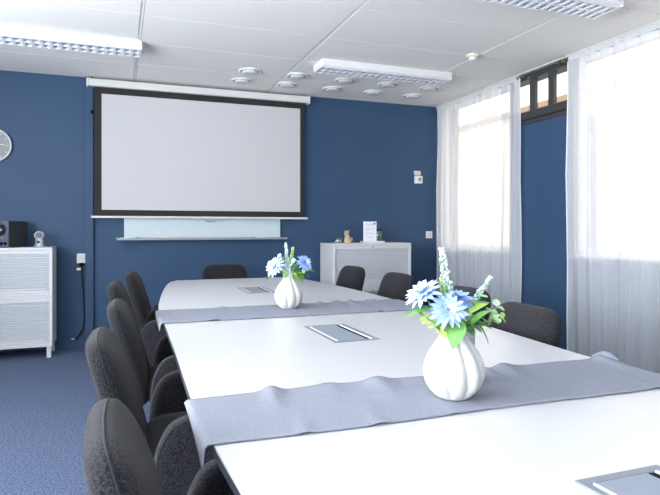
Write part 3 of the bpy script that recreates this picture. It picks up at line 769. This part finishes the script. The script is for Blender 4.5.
for i in range(nx + 1):
    u = i / nx
    rows.append([bm.verts.new((.30 + .22 * u, YB - .105 + .065 * j / ny, 1.0415 + .040 * max(0, math.sin(PI * u)) * (.55 + .45 * math.sin(7 * u + j * .9)) * math.sin(PI * min(1, .25 + j / ny * .6)) + .001)) for j in range(ny + 1)])
for r, q in zip(rows[:-1], rows[1:]):
    for j in range(ny): bm.faces.new((r[j], r[j + 1], q[j + 1], q[j]))
tag(link('wiping_cloth', bm, 'cloth', smooth=True, solid=.002), 'crumpled cream wiping cloth on the pen tray', 'cloth')

# ------------------------------------------------------------------ wall fittings
t = thing('wall_clock', 'round grey wall clock with white rim, cut by the left picture edge', 'clock', (-1.063, YB, 1.905))
def disc(bm, prof, n=48): lathe(bm, prof, n); xform(bm, Matrix.Rotation(PI / 2, 4, 'X'))
bm = bmesh.new(); disc(bm, [(.140, .001), (.152, .001), (.155, .006), (.155, .034), (.150, .038), (.142, .036), (.140, .018)]); link('rim', bm, 'case', t, smooth=True)
bm = bmesh.new(); disc(bm, [(.001, .002), (.1395, .002), (.1395, .016), (.001, .016)]); link('face', bm, 'clockface', t)
for k in range(12):
    b2 = B(-.002, .002, -.0178, -.0162, .108, .130); xform(b2, Matrix.Rotation(k * PI / 6, 4, 'Y')); link('hour_mark', b2, 'plastic', t)
for L, W, ang in ((.10, .003, math.radians(84)), (.07, .0045, math.radians(210))):
    b2 = B(-W, W, -.022, -.020, -.015, L); xform(b2, Matrix.Rotation(ang, 4, 'Y')); link('hand', b2, 'case', t)
t = thing('wall_socket', 'white double wall socket with plug left of the projection screen', 'socket', (-.305, YB, .853))
link('plate', B(-.055, .052, -.030, 0, -.042, .050), 'plastic', t, bevel=.005)
link('socket_insert', B(-.04, .038, -.033, -.0302, -.02, .035), 'case', t, bevel=.003)
t = thing('power_cable', 'black power cable with plug hanging from the white wall socket', 'cable', (-.305, YB, .798))
link('plug', B(-.03, .01, -.062, -.0305, -.012, .018), 'black', t, bevel=.004)
link('adapter', B(-.055, -.018, -.058, -.030, -.052, -.030), 'plastic', t, bevel=.004)
bm = bmesh.new(); tube(bm, catmull([(-.01, -.05, -.013), (-.008, -.04, -.10), (.005, -.03, -.30), (.012, -.03, -.50), (-.005, -.03, -.62), (-.055, -.03, -.70), (-.075, -.03, -.705)], 6), .0055, 8); link('cord', bm, 'black', t, smooth=True)
bm = bmesh.new(); tube(bm, [(-.0752, -.03, -.705), (-.10, -.03, -.705)], .007, 8); link('connector', bm, 'plastic', t)
t = thing('room_thermostat', 'white thermostat with round dial high on the wall near the curtain', 'thermostat', (3.335, YB, 1.725))
link('housing', B(-.052, .048, -.030, 0, -.048, .042), 'plastic', t, bevel=.004)
bm = bmesh.new(); lathe(bm, [(.001, .010), (.014, .010), (.020, .006), (.022, 0), (.001, 0)], 22); xform(bm, Matrix.Translation((.008, -.0302, .0)) @ Matrix.Rotation(PI / 2, 4, 'X')); link('dial', bm, 'silver', t, smooth=True)
t = thing('wall_sensor', 'small cream sensor box directly above the thermostat', 'sensor', (3.322, YB, 1.80))
link('housing', B(-.044, .040, -.022, 0, -.024, .024), 'cream', t, bevel=.004)
link('vent_slot', B(-.03, .02, -.0228, -.0221, -.004, .002), 'print', t)
t = thing('light_switch', 'white light switch on the blue wall above right of the cabinet', 'switch', (3.482, YB, 1.072))
link('plate', B(-.042, .042, -.012, 0, -.042, .042), 'plastic', t, bevel=.003)
link('rocker', B(-.026, .026, -.017, -.0122, -.026, .026), 'case', t, bevel=.002)
t = thing('junction_box', 'small dark blue junction box above the curtain side of the back wall', 'junction box', (3.45, YB, 1.98))
bpy.data.objects.remove(t)

# ------------------------------------------------------------------ ceiling lights
def luminaire(label, x0, x1, yc, W=.25):
    zt = ZC - .0005; H = .072
    t = thing('ceiling_light', label, 'ceiling light', ((x0 + x1) / 2, yc, zt), 0, 'louvred fluorescent ceiling lights')
    L = (x1 - x0) / 2; w = W / 2
    bm = bmesh.new()
    # trapezoid shell with open bottom
    rings = []
    for x in (-L, L):
        rings.append([Vector((x, -w, 0)), Vector((x, -w * .97, -H * .75)), Vector((x, -w * .80, -H)), Vector((x, -w * .72, -H)), Vector((x, -w * .72, -.012)), Vector((x, w * .72, -.012)),
                      Vector((x, w * .72, -H)), Vector((x, w * .80, -H)), Vector((x, w * .97, -H * .75)), Vector((x, w, 0))])
    loft(bm, rings); link('housing', bm, 'lum', t, bevel=.002)
    for sx in (-1, 1): link('end_plate', B(sx * L - .012, sx * L + .012, -w * .96, w * .96, -H * .96, -.002), 'lum', t, bevel=.006)
    for yt in (-w * .36, w * .36):
        bm = bmesh.new(); tube(bm, [(-L + .03, yt, -.034), (L - .03, yt, -.034)], .012, 12); link('tube', bm, 'tube', t, smooth=True)
    bm = bmesh.new(); n = int(2 * L / .062)
    for k in range(1, n):
        x = -L + 2 * L * k / n
        for ya, yb_ in ((-w * .70, -w * .03), (w * .03, w * .70)):
            vs = [(x - .011, ya, -H + .001), (x + .011, ya, -H + .001), (x + .011, yb_, -H + .001), (x - .011, yb_, -H + .001), (x - .001, ya, -H + .030), (x + .001, ya, -H + .030), (x + .001, yb_, -H + .030), (x - .001, yb_, -H + .030)]
            v = [bm.verts.new(p) for p in vs]
            for f in ((0, 1, 2, 3), (4, 7, 6, 5), (0, 4, 5, 1), (1, 5, 6, 2), (2, 6, 7, 3), (3, 7, 4, 0)): bm.faces.new([v[i] for i in f])
    box(bm, -L + .012, L - .012, -w * .03, w * .03, -H, -H + .03)
    link('louvre', bm, 'louver', t)
    return t
luminaire('louvred ceiling light at the left edge, in front of the screen casing', -1.17, .172, 4.80, .26)
luminaire('louvred ceiling light in the middle of the ceiling, above the right cabinet', 1.655, 2.925, 4.745, .24)
luminaire('louvred ceiling light at the top edge, nearest the camera', 1.60, 2.97, 2.86, .27)
# ------------------------------------------------------------------ ceiling air valves
v0 = None
for (y, row) in ((5.22, 'front row, nearer the camera'), (5.58, 'rear row, against the back wall')):
    for k, x in enumerate((1.15, 1.61, 2.10, 2.56, 3.03)):
        pos = ('leftmost', 'second from the left', 'middle', 'second from the right', 'rightmost')[k]
        lab = 'round white ceiling valve, %s of the %s' % (pos, row)
        if v0 is None:
            v0 = thing('ceiling_valve', lab, 'air vent', (x, y, ZC - .0005), 0, 'round ceiling valves above the right side')
            bm = bmesh.new(); lathe(bm, [(.080, 0), (.104, 0), (.106, -.006), (.098, -.016), (.086, -.012), (.080, -.002)], 36); link('ring', bm, 'lum', v0, smooth=True)
            bm = bmesh.new(); lathe(bm, [(.002, -.004), (.05, -.004), (.072, -.010), (.074, -.018), (.055, -.024), (.002, -.026)], 36); link('cone', bm, 'lum', v0, smooth=True)
            bm = bmesh.new(); lathe(bm, [(.002, -.001), (.079, -.001), (.079, -.003), (.002, -.003)], 36); link('duct_opening', bm, 'spk', v0)
        else: dup(v0, (x, y, ZC - .0005), 0, lab)
t = thing('smoke_detector', 'small white smoke detector on the ceiling near the middle light', 'smoke detector', (2.80, 4.10, ZC - .0005))
bm = bmesh.new(); lathe(bm, [(.002, 0), (.055, 0), (.056, -.012), (.050, -.022), (.002, -.022)], 28); link('base', bm, 'cream', t, smooth=True)
bm = bmesh.new(); lathe(bm, [(.030, -.0222), (.034, -.030), (.030, -.040), (.018, -.046), (.002, -.047)], 24); link('sensor_head', bm, 'plastic', t, smooth=True)
link('indicator', B(.035, .041, -.003, .003, -.0245, -.0222), 'print', t)

# ------------------------------------------------------------------ light
def area(name, loc, rot, sx, sy, power, col):
    l = bpy.data.lights.new(name, 'AREA'); l.shape = 'RECTANGLE'; l.size = sx; l.size_y = sy; l.energy = power; l.color = col
    o = bpy.data.objects.new(name, l); C.objects.link(o); o.location = loc; o.rotation_euler = rot
    return o
for i, (a, b) in enumerate(LW):
    area('daylight_left_%d' % (i + 1), (XL - .25, (a + b) / 2, 1.6), (0, -PI / 2 - math.radians(33), 0), 1.5, b - a, 84 if i < 3 else 34, (.83, .895, 1.0))
for nm, (a, b) in (('daylight_portal_far', W1), ('daylight_portal_near', W2)):
    o = area(nm, (XR + .20, (a + b) / 2, 1.75), (0, PI / 2, 0), 1.62, b - a, 1, (1, 1, 1)); o.data.cycles.is_portal = True
w = bpy.data.worlds.new('World'); scn.world = w; w.use_nodes = True
bg = w.node_tree.nodes['Background']; bg.inputs['Color'].default_value = (1, .94, .86, 1); bg.inputs['Strength'].default_value = 1.45

# ------------------------------------------------------------------ camera
cam = bpy.data.cameras.new('camera'); co = bpy.data.objects.new('camera', cam); C.objects.link(co)
cam.sensor_width = 36; cam.lens = 574 / 660 * 36; cam.clip_start = .02
cam.shift_y = -(247.5 - 229.5) / 660
co.location = (0, 0, 1.134); co.rotation_euler = (PI / 2, 0, -math.atan(213 / 574))
scn.camera = co
scn.view_settings.view_transform = 'Standard'; scn.view_settings.look = 'None'
scn.view_settings.exposure = 1.13; scn.view_settings.gamma = 1; scn.view_settings.use_curve_mapping = False
scn.cycles.use_denoising = True; scn.cycles.max_bounces = 10; scn.cycles.diffuse_bounces = 6; scn.cycles.transparent_max_bounces = 16
